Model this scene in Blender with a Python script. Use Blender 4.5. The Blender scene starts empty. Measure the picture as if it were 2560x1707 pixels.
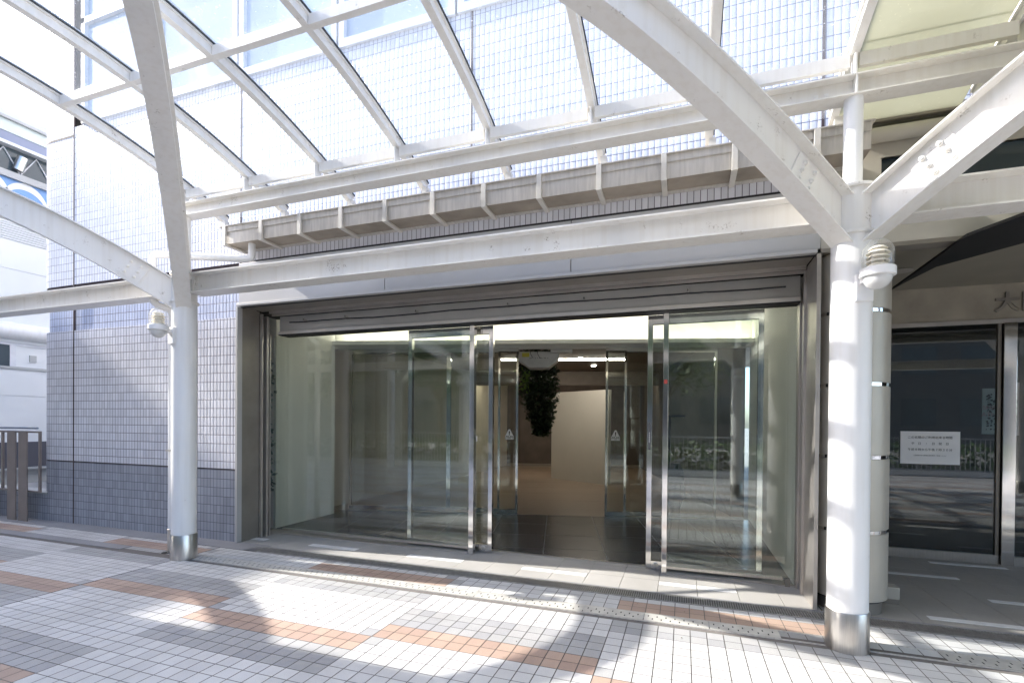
import bpy, math, random
from mathutils import Vector, Matrix
random.seed(7)
C = bpy.context.scene
R = math.radians
# ------------------------------------------------------------------ camera
cam = bpy.data.cameras.new('camera'); camo = bpy.data.objects.new('camera', cam)
C.collection.objects.link(camo); C.camera = camo
YAW, PIT, ROL, CAMH = -0.33510, -0.0071, 0.0081, 1.48875
cam.sensor_width = 36; cam.lens = 1229.31/2560*36; cam.shift_y = (1064.807-853.5)/2560
cam.clip_start = 0.05; cam.clip_end = 800
f = Vector((math.sin(YAW)*math.cos(PIT), math.cos(YAW)*math.cos(PIT), math.sin(PIT)))
r = Vector((math.cos(YAW), -math.sin(YAW), 0)); u = r.cross(f)
r2 = math.cos(ROL)*r+math.sin(ROL)*u; u2 = -math.sin(ROL)*r+math.cos(ROL)*u
camo.matrix_world = Matrix(((r2.x, u2.x, -f.x, 0), (r2.y, u2.y, -f.y, 0), (r2.z, u2.z, -f.z, CAMH), (0, 0, 0, 1)))
# ------------------------------------------------------------------ light
SUN = Vector((-1.6, -0.17, 1.0)).normalized()
w = bpy.data.worlds.new('World'); C.world = w; w.use_nodes = True
nt = w.node_tree; bg = nt.nodes['Background']
sky = nt.nodes.new('ShaderNodeTexSky'); sky.sky_type = 'NISHITA'; sky.sun_disc = False
sky.sun_elevation = math.asin(SUN.z); sky.sun_rotation = math.atan2(SUN.x, SUN.y) % (2*math.pi)
sky.air_density = .7; sky.dust_density = 2.0; sky.ozone_density = .8
nt.links.new(sky.outputs[0], bg.inputs[0]); bg.inputs[1].default_value = 0.15
sl = bpy.data.lights.new('sun', 'SUN'); sl.energy = 2.15; sl.angle = R(0.55); sl.color = (1, .96, .9)
so = bpy.data.objects.new('sun', sl); C.collection.objects.link(so)
so.rotation_euler = (-SUN).to_track_quat('-Z', 'Y').to_euler()
C.view_settings.view_transform = 'Standard'; C.view_settings.look = 'None'
C.view_settings.exposure = 2.2; C.view_settings.gamma = 1
C.render.engine = 'CYCLES'
C.cycles.max_bounces = 12; C.cycles.transparent_max_bounces = 24; C.cycles.glossy_bounces = 5
C.cycles.diffuse_bounces = 5; C.cycles.transmission_bounces = 8
C.cycles.caustics_reflective = False; C.cycles.caustics_refractive = False

# ------------------------------------------------------------------ materials
def newmat(name):
    m = bpy.data.materials.new(name); m.use_nodes = True
    nt = m.node_tree; return m, nt, nt.nodes['Principled BSDF'], nt.nodes['Material Output']
def ramp(nt, fac, c0, c1, p0=0.3, p1=0.7):
    n = nt.nodes.new('ShaderNodeValToRGB'); nt.links.new(fac, n.inputs[0])
    n.color_ramp.elements[0].position = p0; n.color_ramp.elements[1].position = p1
    n.color_ramp.elements[0].color = (*c0, 1); n.color_ramp.elements[1].color = (*c1, 1); return n.outputs[0]
def noise(nt, scale, detail=4, coord='Object', vec=None):
    n = nt.nodes.new('ShaderNodeTexNoise'); n.inputs['Scale'].default_value = scale; n.inputs['Detail'].default_value = detail
    if vec is None:
        t = nt.nodes.new('ShaderNodeTexCoord'); vec = t.outputs[coord]
    nt.links.new(vec, n.inputs['Vector']); return n.outputs['Fac']
def mat(name, c, rough=.5, metal=0, var=.08, nscale=6, bump=0, bscale=200, spec=.5, stretch=None):
    m, nt, p, o = newmat(name)
    vec = None
    if stretch:
        t = nt.nodes.new('ShaderNodeTexCoord'); mp = nt.nodes.new('ShaderNodeMapping')
        mp.inputs['Scale'].default_value = stretch; nt.links.new(t.outputs['Object'], mp.inputs[0]); vec = mp.outputs[0]
    f1 = noise(nt, nscale, 6, vec=vec)
    c0 = tuple(max(0, x*(1-var)) for x in c); c1 = tuple(min(1, x*(1+var)) for x in c)
    nt.links.new(ramp(nt, f1, c0, c1), p.inputs['Base Color'])
    p.inputs['Roughness'].default_value = rough; p.inputs['Metallic'].default_value = metal
    p.inputs['Specular IOR Level'].default_value = spec
    if bump:
        b = nt.nodes.new('ShaderNodeBump'); b.inputs['Strength'].default_value = bump; b.inputs['Distance'].default_value = .002
        nt.links.new(noise(nt, bscale, 3), b.inputs['Height']); nt.links.new(b.outputs[0], p.inputs['Normal'])
    return m
def paint(name, c, grime, spots=.62):
    """painted steel: soft blotches, a few rusty grime spots, slight orange peel"""
    m, nt, p, o = newmat(name)
    base = ramp(nt, noise(nt, 2.5, 5), tuple(x*.95 for x in c), c)
    sp = ramp(nt, noise(nt, 9, 9), (0, 0, 0), (1, 1, 1), spots, spots+.12)
    sp2 = ramp(nt, noise(nt, 70, 4), (0, 0, 0), (1, 1, 1), .5, .68)
    mu = nt.nodes.new('ShaderNodeMath'); mu.operation = 'MULTIPLY'; nt.links.new(sp, mu.inputs[0]); nt.links.new(sp2, mu.inputs[1])
    mx = nt.nodes.new('ShaderNodeMix'); mx.data_type = 'RGBA'; nt.links.new(mu.outputs[0], mx.inputs[0])
    tc_ = nt.nodes.new('ShaderNodeTexCoord'); mp_ = nt.nodes.new('ShaderNodeMapping'); mp_.inputs['Scale'].default_value = (22, 22, 1.1)
    nt.links.new(tc_.outputs['Object'], mp_.inputs[0])
    stk_ = ramp(nt, noise(nt, 1, 5, vec=mp_.outputs[0]), (.955, .945, .93), (1, 1, 1), .34, .54)
    mm_ = nt.nodes.new('ShaderNodeMix'); mm_.data_type = 'RGBA'; mm_.blend_type = 'MULTIPLY'; mm_.inputs[0].default_value = 1
    nt.links.new(base, mm_.inputs[6]); nt.links.new(stk_, mm_.inputs[7])
    nt.links.new(mm_.outputs[2], mx.inputs[6]); mx.inputs[7].default_value = (*grime, 1)
    nt.links.new(mx.outputs[2], p.inputs['Base Color']); p.inputs['Roughness'].default_value = .38
    b = nt.nodes.new('ShaderNodeBump'); b.inputs['Strength'].default_value = .12; b.inputs['Distance'].default_value = .002
    nt.links.new(noise(nt, 120, 3), b.inputs['Height']); nt.links.new(b.outputs[0], p.inputs['Normal'])
    return m
def granite(name, c, sp=.25, scale=420):
    m, nt, p, o = newmat(name)
    a = ramp(nt, noise(nt, scale, 2), tuple(x*(1-sp) for x in c), tuple(min(1, x*(1+sp*.6)) for x in c), .38, .62)
    b = ramp(nt, noise(nt, 1.7, 9), (.86, .855, .84), (1.05, 1.05, 1.05))
    mx = nt.nodes.new('ShaderNodeMix'); mx.data_type = 'RGBA'; mx.blend_type = 'MULTIPLY'; mx.inputs[0].default_value = 1
    nt.links.new(a, mx.inputs[6]); nt.links.new(b, mx.inputs[7]); nt.links.new(mx.outputs[2], p.inputs['Base Color'])
    p.inputs['Roughness'].default_value = .62; return m
def glass(name, tint, refl=1.0, haze=0.0, hazecol=(.9, .93, 1), rough=0.0, dirt=False):
    m, nt, p, o = newmat(name); nt.nodes.remove(p)
    t = nt.nodes.new('ShaderNodeBsdfTransparent'); t.inputs[0].default_value = (*tint, 1)
    g = nt.nodes.new('ShaderNodeBsdfGlossy'); g.inputs['Roughness'].default_value = rough
    fr = nt.nodes.new('ShaderNodeFresnel'); ge = nt.nodes.new('ShaderNodeNewGeometry'); io = nt.nodes.new('ShaderNodeMath'); io.operation = 'MULTIPLY_ADD'
    io.inputs[1].default_value = 1/1.5-1.5; io.inputs[2].default_value = 1.5     # same reflectance on both faces of a pane
    nt.links.new(ge.outputs['Backfacing'], io.inputs[0]); nt.links.new(io.outputs[0], fr.inputs[0])
    mu = nt.nodes.new('ShaderNodeMath'); mu.operation = 'MULTIPLY'; mu.use_clamp = True
    nt.links.new(fr.outputs[0], mu.inputs[0]); mu.inputs[1].default_value = refl
    mx = nt.nodes.new('ShaderNodeMixShader'); nt.links.new(mu.outputs[0], mx.inputs[0])
    nt.links.new(t.outputs[0], mx.inputs[1]); nt.links.new(g.outputs[0], mx.inputs[2]); out = mx.outputs[0]
    if haze > 0:
        d = nt.nodes.new('ShaderNodeBsdfTranslucent'); d.inputs[0].default_value = (*hazecol, 1)
        d2 = nt.nodes.new('ShaderNodeBsdfDiffuse'); d2.inputs[0].default_value = (*hazecol, 1)
        ms = nt.nodes.new('ShaderNodeMixShader'); ms.inputs[0].default_value = .3
        nt.links.new(d.outputs[0], ms.inputs[1]); nt.links.new(d2.outputs[0], ms.inputs[2])
        m2 = nt.nodes.new('ShaderNodeMixShader'); nt.links.new(out, m2.inputs[1]); nt.links.new(ms.outputs[0], m2.inputs[2])
        if dirt:
            a = ramp(nt, noise(nt, 3, 6), (haze*.9,)*3, (haze*1.08,)*3)
            s = ramp(nt, noise(nt, 55, 3), (0,)*3, (.45,)*3, .66, .74)
            ad = nt.nodes.new('ShaderNodeMath'); ad.operation = 'ADD'; ad.use_clamp = True
            nt.links.new(a, ad.inputs[0]); nt.links.new(s, ad.inputs[1]); nt.links.new(ad.outputs[0], m2.inputs[0])
        else: m2.inputs[0].default_value = haze
        out = m2.outputs[0]
    nt.links.new(out, o.inputs[0]); return m
def emis(name, c, s):
    m, nt, p, o = newmat(name); p.inputs['Base Color'].default_value = (*c, 1)
    p.inputs['Emission Color'].default_value = (*c, 1); p.inputs['Emission Strength'].default_value = s; return m
def wall_tile(name, c, joint, rowh=.109, colw=.0547, tone=.08, pillow=.6, rough=.3):
    """stack-bonded narrow tiles in UV metres, every tile slightly domed"""
    m, nt, p, o = newmat(name); L = nt.links
    uv = nt.nodes.new('ShaderNodeUVMap'); uv.uv_map = 'UVMap'
    br = nt.nodes.new('ShaderNodeTexBrick'); br.offset = 0; br.squash = 1
    br.inputs['Scale'].default_value = 1; br.inputs['Brick Width'].default_value = colw; br.inputs['Row Height'].default_value = rowh
    br.inputs['Mortar Size'].default_value = .0032; br.inputs['Mortar Smooth'].default_value = .15
    br.inputs['Color1'].default_value = (*[x*(1-tone) for x in c], 1); br.inputs['Color2'].default_value = (*[min(1, x*(1+tone)) for x in c], 1)
    br.inputs['Mortar'].default_value = (*joint, 1); br.inputs['Bias'].default_value = 0
    L.new(uv.outputs[0], br.inputs['Vector'])
    blot = ramp(nt, noise(nt, .9, 5), (.93, .93, .95), (1.05, 1.05, 1.04))
    mx = nt.nodes.new('ShaderNodeMix'); mx.data_type = 'RGBA'; mx.blend_type = 'MULTIPLY'; mx.inputs[0].default_value = 1
    L.new(br.outputs['Color'], mx.inputs[6]); L.new(blot, mx.inputs[7]); L.new(mx.outputs[2], p.inputs['Base Color'])
    p.inputs['Roughness'].default_value = rough
    # dome: -(frac(u/w)-.5)^2
    sep = nt.nodes.new('ShaderNodeSeparateXYZ'); L.new(uv.outputs[0], sep.inputs[0])
    def mth(op, a, b=None):
        n = nt.nodes.new('ShaderNodeMath'); n.operation = op
        (L.new(a, n.inputs[0]) if not isinstance(a, (int, float)) else setattr(n.inputs[0], 'default_value', a))
        if b is not None: (L.new(b, n.inputs[1]) if not isinstance(b, (int, float)) else setattr(n.inputs[1], 'default_value', b))
        return n.outputs[0]
    fu = mth('SUBTRACT', mth('FRACT', mth('DIVIDE', sep.outputs[0], colw)), .5)
    dome = mth('MULTIPLY', mth('POWER', mth('ABSOLUTE', fu), 3.0), -3.0)
    h = mth('SUBTRACT', mth('ADD', dome, mth('MULTIPLY', noise(nt, 14, 2), .25)), mth('MULTIPLY', br.outputs['Fac'], .8))
    b = nt.nodes.new('ShaderNodeBump'); b.inputs['Strength'].default_value = pillow; b.inputs['Distance'].default_value = .006
    L.new(h, b.inputs['Height']); L.new(b.outputs[0], p.inputs['Normal'])
    return m

WHITE = paint('white_painted_steel', (.84, .82, .78), (.22, .17, .11), .62)
WHITE2 = paint('white_column_paint', (.86, .855, .84), (.3, .28, .25), .70)
PURLIN = paint('cream_beam_paint', (.81, .78, .72), (.2, .15, .1), .64)
STEEL = mat('brushed_stainless', (.62, .59, .55), .28, 1, .12, 8, .15, 300, stretch=(60, 60, 1))
MIRROR = mat('polished_stainless', (.78, .76, .73), .09, 1, .05, 5)
GALV = mat('weathered_gutter_metal', (.60, .565, .51), .5, .15, .12, 5, .06, 90, stretch=(9, 1, 1))
GALV2 = mat('gutter_strap_metal', (.70, .665, .60), .45, .1, .1, 7)
BRONZE = mat('bronze_stainless', (.53, .495, .455), .36, .75, .1, 5, .08, 260)
BRDARK = mat('dark_bronze_panel', (.27, .245, .21), .42, .4, .1, 5)
BLACKM = mat('black_gap', (.015, .014, .013), .6)
FASC = mat('pale_grey_fascia_panel', (.50, .49, .475), .38, .2, .05, 1.4)
CREAM = mat('cream_painted_panel', (.50, .47, .40), .5, 0, .08, 2)
CREAMD = mat('plain_cream_core', (.50, .46, .40), .6, 0, .08, 2)  # even cream colour for the building's inner core boxes
TILE = wall_tile('pale_lilac_wall_tile', (.71, .71, .75), (.16, .14, .17), pillow=1.0)
TILEU = wall_tile('hazed_upper_tile', (.70, .71, .765), (.20, .20, .26), pillow=1.0)  # joints paled in colour to mimic the milky veil of the roof glass
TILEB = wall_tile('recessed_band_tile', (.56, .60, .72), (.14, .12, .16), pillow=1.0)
TILEG = wall_tile('grey_dado_tile', (.34, .355, .40), (.085, .085, .10), tone=.12, pillow=.4, rough=.5)
JOINT = mat('brown_sealant', (.06, .04, .04), .7)
GROUT = mat('floor_grout', (.17, .155, .14), .9)
TW = [granite('white_paver%d' % i, c, .16) for i, c in enumerate([(.63, .625, .61), (.60, .595, .585), (.655, .65, .635)])]
TG = [granite('grey_paver%d' % i, c, .22) for i, c in enumerate([(.42, .42, .415), (.385, .385, .39), (.44, .435, .43)])]
TO = [granite('terracotta_paver%d' % i, c, .2) for i, c in enumerate([(.46, .335, .265), (.43, .31, .25), (.49, .36, .285)])]
STONE = granite('grey_border_stone', (.30, .30, .31), .15)
ENT = granite('entrance_floor_tile', (.44, .425, .40), .12)
ENTD = granite('porch_floor_tile', (.40, .375, .34), .12)
STRIPE = mat('white_inlay_stripe', (.75, .74, .72), .6)
CONC = granite('plaza_concrete', (.38, .37, .36), .1, 60)
GRATE = mat('grate_steel', (.36, .35, .33), .45, .5, .2, 20)
DRAIN = mat('drain_cover_metal', (.62, .60, .55), .5, .25, .14, 9)
ROOFG = glass('roof_glass', (.97, .985, 1), .6, .06, (.93, .96, 1), dirt=True)
FROST = glass('frosted_roof_panel', (.9, .9, .8), .4, .9, (.58, .575, .47), .15, dirt=True)
DOORG = glass('door_glass', (.94, .968, .948), 1.7)
LAMPG = glass('clear_lamp_glass', (.96, .96, .95), 1.3, .09, (.9, .9, .88))
LAMPW = mat('lamp_white_enamel', (.84, .83, .82), .35)
LAMPI = mat('ivory_louvre', (.88, .83, .72), .4)
BLKST = mat('black_granite', (.045, .045, .048), .24, 0, .3, 30)
LOBBY = mat('brown_lobby_stone', (.27, .21, .155), .3, 0, .12, 40)
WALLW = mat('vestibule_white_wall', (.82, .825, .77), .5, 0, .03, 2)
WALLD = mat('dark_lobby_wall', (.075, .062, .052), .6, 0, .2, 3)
BOARD = mat('ivory_partition', (.52, .49, .42), .6, 0, .03, 2)
COVE = emis('cove_light_strip', (1, .93, .84), 3.2)
DOWNL = emis('downlight_glow', (1, .93, .82), 14)
COVEW = emis('warm_lobby_cove', (1, .86, .70), 5)
TAN = mat('tan_metallic_cladding', (.50, .46, .385), .42, .3, .06, 3, .06, 240)
LEAFD = mat('dark_leaf', (.028, .05, .018), .5, 0, .4, 9)
LEAFL = mat('light_leaf', (.16, .26, .05), .5, 0, .3, 9)
LEAFS = mat('silver_leaf', (.20, .25, .23), .6, 0, .4, 9)
BARK = mat('bark', (.1, .075, .055), .9)
PLASTW = mat('white_plastic', (.62, .61, .58), .45)
YEL = mat('yellow_label', (.65, .58, .08), .5)
PAPER = mat('white_paper', (.88, .87, .86), .7, 0, .02)
INK = mat('black_ink', (.02, .02, .025), .6)
NBW = mat('neighbour_white_panel', (.72, .74, .74), .5, 0, .04, 1)
NBG = mat('pale_green_band', (.55, .62, .60), .4, 0, .04, 1)
NBB = mat('slate_blue_band', (.22, .25, .34), .4, 0, .06, 1)
NBS = mat('blue_sign_face', (.16, .32, .62), .35, 0, .08, 1)
NBL = mat('grey_ledge', (.42, .43, .42), .5, 0, .08, 1)
WINB = mat('dark_window', (.06, .08, .09), .12, 0, .3, .8)
WINU = mat('sky_reflection_window', (.46, .55, .66), .12, 0, .1, .7)  # pale blue paints the sky reflection into the panes
WINF = mat('white_window_frame', (.70, .71, .73), .4)
TAUPE = mat('taupe_painted_steel', (.24, .20, .18), .5, .2, .1, 5)
BLUR = mat('blue_grey_rail', (.25, .3, .38), .4, .4)
MESHB = mat('black_ribbed_panel', (.008, .008, .008), .6)
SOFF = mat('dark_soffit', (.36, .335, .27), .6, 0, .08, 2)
SOIL = mat('dark_soil', (.04, .05, .025), .9)

# ------------------------------------------------------------------ mesh tools
class MB:
    def __init__(s): s.v = []; s.f = []; s.mi = []; s.uv = {}
    def box(s, x0, x1, y0, y1, z0, z1, mi=0):
        n = len(s.v)
        s.v += [(x0, y0, z0), (x1, y0, z0), (x1, y1, z0), (x0, y1, z0), (x0, y0, z1), (x1, y0, z1), (x1, y1, z1), (x0, y1, z1)]
        for q in ((0, 3, 2, 1), (4, 5, 6, 7), (0, 1, 5, 4), (1, 2, 6, 5), (2, 3, 7, 6), (3, 0, 4, 7)):
            s.f.append(tuple(n+k for k in q)); s.mi.append(mi)
        return s
    def obox(s, c, du, dv, dw, mi=0):
        """oriented box: centre, half-vectors"""
        c, du, dv, dw = map(Vector, (c, du, dv, dw)); n = len(s.v)
        for a, b, d in ((-1, -1, -1), (1, -1, -1), (1, 1, -1), (-1, 1, -1), (-1, -1, 1), (1, -1, 1), (1, 1, 1), (-1, 1, 1)):
            s.v.append(tuple(c+a*du+b*dv+d*dw))
        for q in ((0, 3, 2, 1), (4, 5, 6, 7), (0, 1, 5, 4), (1, 2, 6, 5), (2, 3, 7, 6), (3, 0, 4, 7)):
            s.f.append(tuple(n+k for k in q)); s.mi.append(mi)
        return s
    def quad(s, a, b, c, d, mi=0):
        n = len(s.v); s.v += [tuple(a), tuple(b), tuple(c), tuple(d)]; s.f.append((n, n+1, n+2, n+3)); s.mi.append(mi); return s
    def poly(s, pts, mi=0):
        n = len(s.v); s.v += [tuple(p) for p in pts]; s.f.append(tuple(range(n, n+len(pts)))); s.mi.append(mi); return s
    def lathe(s, prof, cx=0, cy=0, n=32, mi=0, cap=True):
        """prof: (r,z) list bottom to top"""
        b = len(s.v)
        for rr, z in prof:
            for k in range(n):
                a = 2*math.pi*k/n; s.v.append((cx+rr*math.cos(a), cy+rr*math.sin(a), z))
        for i in range(len(prof)-1):
            for k in range(n):
                s.f.append((b+i*n+k, b+i*n+(k+1) % n, b+(i+1)*n+(k+1) % n, b+(i+1)*n+k)); s.mi.append(mi)
        if cap:
            s.f.append(tuple(b+k for k in reversed(range(n)))); s.mi.append(mi)
            s.f.append(tuple(b+(len(prof)-1)*n+k for k in range(n))); s.mi.append(mi)
        return s
    def tube(s, pts, rad, n=12, mi=0, cap=True):
        pts = [Vector(p) for p in pts]; b = len(s.v); prev = None
        for i, p in enumerate(pts):
            d = (pts[min(i+1, len(pts)-1)]-pts[max(i-1, 0)]).normalized()
            if prev is None:
                a = d.cross(Vector((0, 0, 1)));  a = a if a.length > .1 else d.cross(Vector((1, 0, 0)))
            else: a = prev-d*prev.dot(d)
            a.normalize(); prev = a; c = d.cross(a)
            for k in range(n):
                t = 2*math.pi*k/n; s.v.append(tuple(p+rad*(math.cos(t)*a+math.sin(t)*c)))
        for i in range(len(pts)-1):
            for k in range(n):
                s.f.append((b+i*n+k, b+i*n+(k+1) % n, b+(i+1)*n+(k+1) % n, b+(i+1)*n+k)); s.mi.append(mi)
        if cap:
            s.f.append(tuple(b+k for k in reversed(range(n)))); s.mi.append(mi)
            s.f.append(tuple(b+(len(pts)-1)*n+k for k in range(n))); s.mi.append(mi)
        return s
    def sweep(s, rings, mi=0, closed=True):
        """list of equal-length point rings"""
        b = len(s.v); n = len(rings[0])
        for rg in rings: s.v += [tuple(p) for p in rg]
        for i in range(len(rings)-1):
            for k in range(n if closed else n-1):
                s.f.append((b+i*n+k, b+i*n+(k+1) % n, b+(i+1)*n+(k+1) % n, b+(i+1)*n+k)); s.mi.append(mi)
        if closed:
            s.f.append(tuple(b+k for k in reversed(range(n)))); s.mi.append(mi)
            s.f.append(tuple(b+(len(rings)-1)*n+k for k in range(n))); s.mi.append(mi)
        return s
    def build(s, name, mats, parent=None, smooth=False, uv=None, bevel=0, loc=None):
        me = bpy.data.meshes.new(name); me.from_pydata(s.v, [], s.f)
        mats = mats if isinstance(mats, (list, tuple)) else [mats]
        for m in mats: me.materials.append(m)
        for p, k in zip(me.polygons, s.mi): p.material_index = k
        import bmesh
        bm = bmesh.new(); bm.from_mesh(me)
        if uv is None: bmesh.ops.recalc_face_normals(bm, faces=bm.faces)
        bm.to_mesh(me); bm.free()
        if uv:
            l = me.uv_layers.new(name='UVMap')
            for lp in me.loops: l.data[lp.index].uv = uv(me.vertices[lp.vertex_index].co)
        if smooth:
            me.polygons.foreach_set('use_smooth', [True]*len(me.polygons))
            try: me.set_sharp_from_angle(angle=R(38))
            except Exception: pass
        o = bpy.data.objects.new(name, me); C.collection.objects.link(o)
        if parent: o.parent = parent
        if loc: o.location = loc
        if bevel:
            b = o.modifiers.new('bevel', 'BEVEL'); b.width = bevel; b.segments = 2; b.limit_method = 'ANGLE'; b.angle_limit = R(40)
        return o
def tag(o, label, cat, group=None):
    o['label'] = label; o['category'] = cat
    if group: o['group'] = group
    return o
def thing(name, label, cat, group=None, loc=(0, 0, 0)):
    o = bpy.data.objects.new(name, None); o.empty_display_size = .1; C.collection.objects.link(o); o.location = loc
    return tag(o, label, cat, group)
def struct(o, kind='structure'): o['kind'] = kind; return o
def child_copy(src, parent):
    c = src.copy(); C.collection.objects.link(c); c.parent = parent
    for k in list(src.children): child_copy(k, c)
    return c
def copy_thing(src, loc, label, rotz=None):
    c = src.copy(); C.collection.objects.link(c); c.location = loc; c['label'] = label
    if rotz is not None: c.rotation_euler = (0, 0, rotz)
    for k in list(src.children): child_copy(k, c)
    return c
def mirror_thing(c):
    c.scale = (1, -1, 1)
def text(body, size, name, m, parent, loc, rot=(math.pi/2, 0, 0), depth=.0005, align='CENTER', sx=1, bold=0):
    cu = bpy.data.curves.new(name, 'FONT'); cu.body = body; cu.size = size; cu.extrude = depth; cu.offset = bold
    cu.align_x = align; cu.align_y = 'CENTER'
    t = bpy.data.objects.new(name, cu); C.collection.objects.link(t)
    dg = bpy.context.evaluated_depsgraph_get(); me = bpy.data.meshes.new_from_object(t.evaluated_get(dg))
    bpy.data.objects.remove(t); me.name = name; me.materials.clear(); me.materials.append(m)
    o = bpy.data.objects.new(name, me); C.collection.objects.link(o); o.location = loc; o.rotation_euler = rot; o.scale = (sx, 1, 1)
    if parent: o.parent = parent
    return o
def arc(c, r0, a0, a1, n, f):
    return [f(c[0]+r0*math.cos(a0+(a1-a0)*k/n), c[1]+r0*math.sin(a0+(a1-a0)*k/n)) for k in range(n+1)]

# ================================================================== GROUND
GX, GY, T = -0.488928, 2.897829, .11
struct(MB().quad((-220, -220, -.05), (220, -220, -.05), (220, 220, -.05), (-220, 220, -.05)).build('ground', CONC))
struct(MB().quad((-14.35, -3.2, -.003), (8.0, -3.2, -.003), (8.0, 4.56, -.003), (-14.35, 4.56, -.003)).build('paving_bed', GROUT))
def paver(i, j):
    b = i//14; A = (b % 2 == 1)     # b=-1 -> phase A
    jj = (j+12*10) % 12             # 0..11
    if j >= -12:
        if A and jj in (10, 11): return 'o'
        if A and jj in (7, 8, 9): return 'g'
        if not A and jj in (0, 1): return 'o'
        if not A and jj in (2, 3, 4, 5) and not (jj == 5 and j > 0): return 'g'
    i28 = i % 28
    if (i28 == 0 and jj == 11) or (i28 == 13 and jj == 11 and False): return 'g'
    if (i28 == 13 and jj == 11) or (i28 == 14 and jj == 0): return 'g'
    return 'w'
fl = MB()
g = .0032
for j in range(-13, 56):
    y1 = GY-T*j; y0 = y1-T
    if j == -9: continue
    if j == -13: y1 = 4.312
    for i in range(-126, 77):
        x0 = GX+T*i; x1 = x0+T
        k = paver(i, j); rr = random.random(); q = 0 if rr < .5 else (1 if rr < .78 else 2)
        mi = {'w': 0, 'g': 3, 'o': 6}[k]+q
        gx0 = g; gx1 = g
        fl.quad((x0+gx0, y0+g*.8, .0), (x1-gx1, y0+g*.8, .0), (x1-gx1, y1-g*.8, .0), (x0+gx0, y1-g*.8, .0), mi)
struct(fl.build('pavement', TW+TG+TO))
lf = MB(); rl_ = random.Random(11)
for k in range(70):
    x = rl_.uniform(-7, 2.5); y = rl_.uniform(2.1, 4.25); a = rl_.uniform(0, 6.28); L_ = rl_.uniform(.004, .011)
    d1 = Vector((math.cos(a), math.sin(a), .0))*L_; d2 = Vector((-math.sin(a), math.cos(a), .25))*L_*.5; p = Vector((x, y, .004))
    lf.poly([p-d1, p+d2, p+d1, p-d2*.6])
lo_ = struct(lf.build('litter_specks', mat('dry_leaf_bits', (.16, .12, .08), .8)), 'stuff'); lo_['label'] = 'tiny dry leaf bits and grit scattered on the paving'
# expansion joint seam across the paving at i=-42
struct(MB().box(GX-42*T-.006, GX-42*T+.006, -3, 4.31, -.003, .0005).build('pavement_seam', BLACKM))
# border stone strips left of the columns and at the wall foot
bs = MB()
for k in range(-14, -5):
    bs.box(k*1.0+.004-.1, k*1.0+.996-.1, 3.845, 3.985, -.02, .004) if k < -6 else None
struct(bs.build('border_strip', STONE))
ks = MB()
for k in range(10): ks.box(-14.3+k*.97+.003, -14.3+(k+1)*.97-.003, 4.312, 4.575, -.02, .006)
struct(ks.build('kerb_strip', STONE))
struct(MB().box(-4.6, 8, 4.49, 4.53, -.02, .003).build('threshold_strip', STONE))
# entrance floor: big grey tiles with white inlay stripes
ef = MB(); tw = .3355
for k in range(-12, 7):
    x0 = -1.21+k*tw; x1 = x0+tw
    if x1 > .9 or x0 < -5.3: continue
    for (ya, yb) in ((4.53, 4.866), (4.866, 5.2), (5.2, 5.318)): ef.box(x0+.002, x1-.002, ya+.002, yb-.002, -.02, .002)
ef.box(-5.3, -5.238, 4.53, 5.318, -.02, .002); ef.box(.805, 1.06, 4.53, 5.318, -.02, .002)
struct(ef.build('entrance_floor', ENT))
st = MB()
for s0 in (-5.56, -4.22, -2.88, -1.546, -.204):
    for h in (0, 1):
        a = s0+h*.335
        if a > -5.25: st.box(a+.004, a+.331, 4.735, 4.83, .0, .0055)
st.box(-1.21+4*.3355+.3, -1.21+5*.3355+.1, 5.21, 5.26, 0, .0055)
struct(st.build('entrance_floor_stripes', STRIPE))
struct(MB().box(-5.3, 1.06, 4.40, 5.32, -.04, -.021).build('entrance_floor_bed', GROUT))
pf = MB()
for i in range(0, 22):
    for j in range(0, 7):
        x0 = 1.07+i*.335; y0 = 4.53+j*.335
        pf.box(x0+.002, x0+.333, y0+.002, y0+.333, -.02, .002)
struct(pf.build('porch_floor', ENTD))
ps = MB()
for (a, y) in ((1.81, 4.63), (3.15, 4.63), (2.48, 5.26), (3.82, 5.26), (1.14, 5.26), (1.88, 5.92), (3.22, 5.92), (2.55, 6.53), (3.89, 6.53)):
    ps.box(a+.003, a+.333, y, y+.072, 0, .0055); ps.box(a+.338, a+.667, y, y+.072, 0, .0055)
struct(ps.build('porch_floor_stripes', STRIPE))
struct(MB().box(1.06, 8.5, 4.40, 6.95, -.04, -.021).build('porch_floor_bed', GROUT))

# trench grate along the facade
gt = thing('trench_grate', 'long dark steel trench grate along the foot of the entrance facade', 'grate')
MB().box(-4.75, 8, 4.315, 4.49, -.05, -.03).build('channel', BLACKM, gt)
MB().box(-4.75, 8, 4.312, 4.321, -.03, .008).box(-4.75, 8, 4.483, 4.492, -.03, .008).build('frame', GRATE, gt)
gb = MB(); x = -4.745; pf_ = []
while x < 8: pf_ += [(x, -.02), (x, .006), (x+.0085, .006), (x+.0085, -.02)]; x += .0185
gb.sweep([[(a, 4.321, b) for a, b in pf_], [(a, 4.483, b) for a, b in pf_]], closed=False)
gb.build('bars', GRATE, gt)
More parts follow.
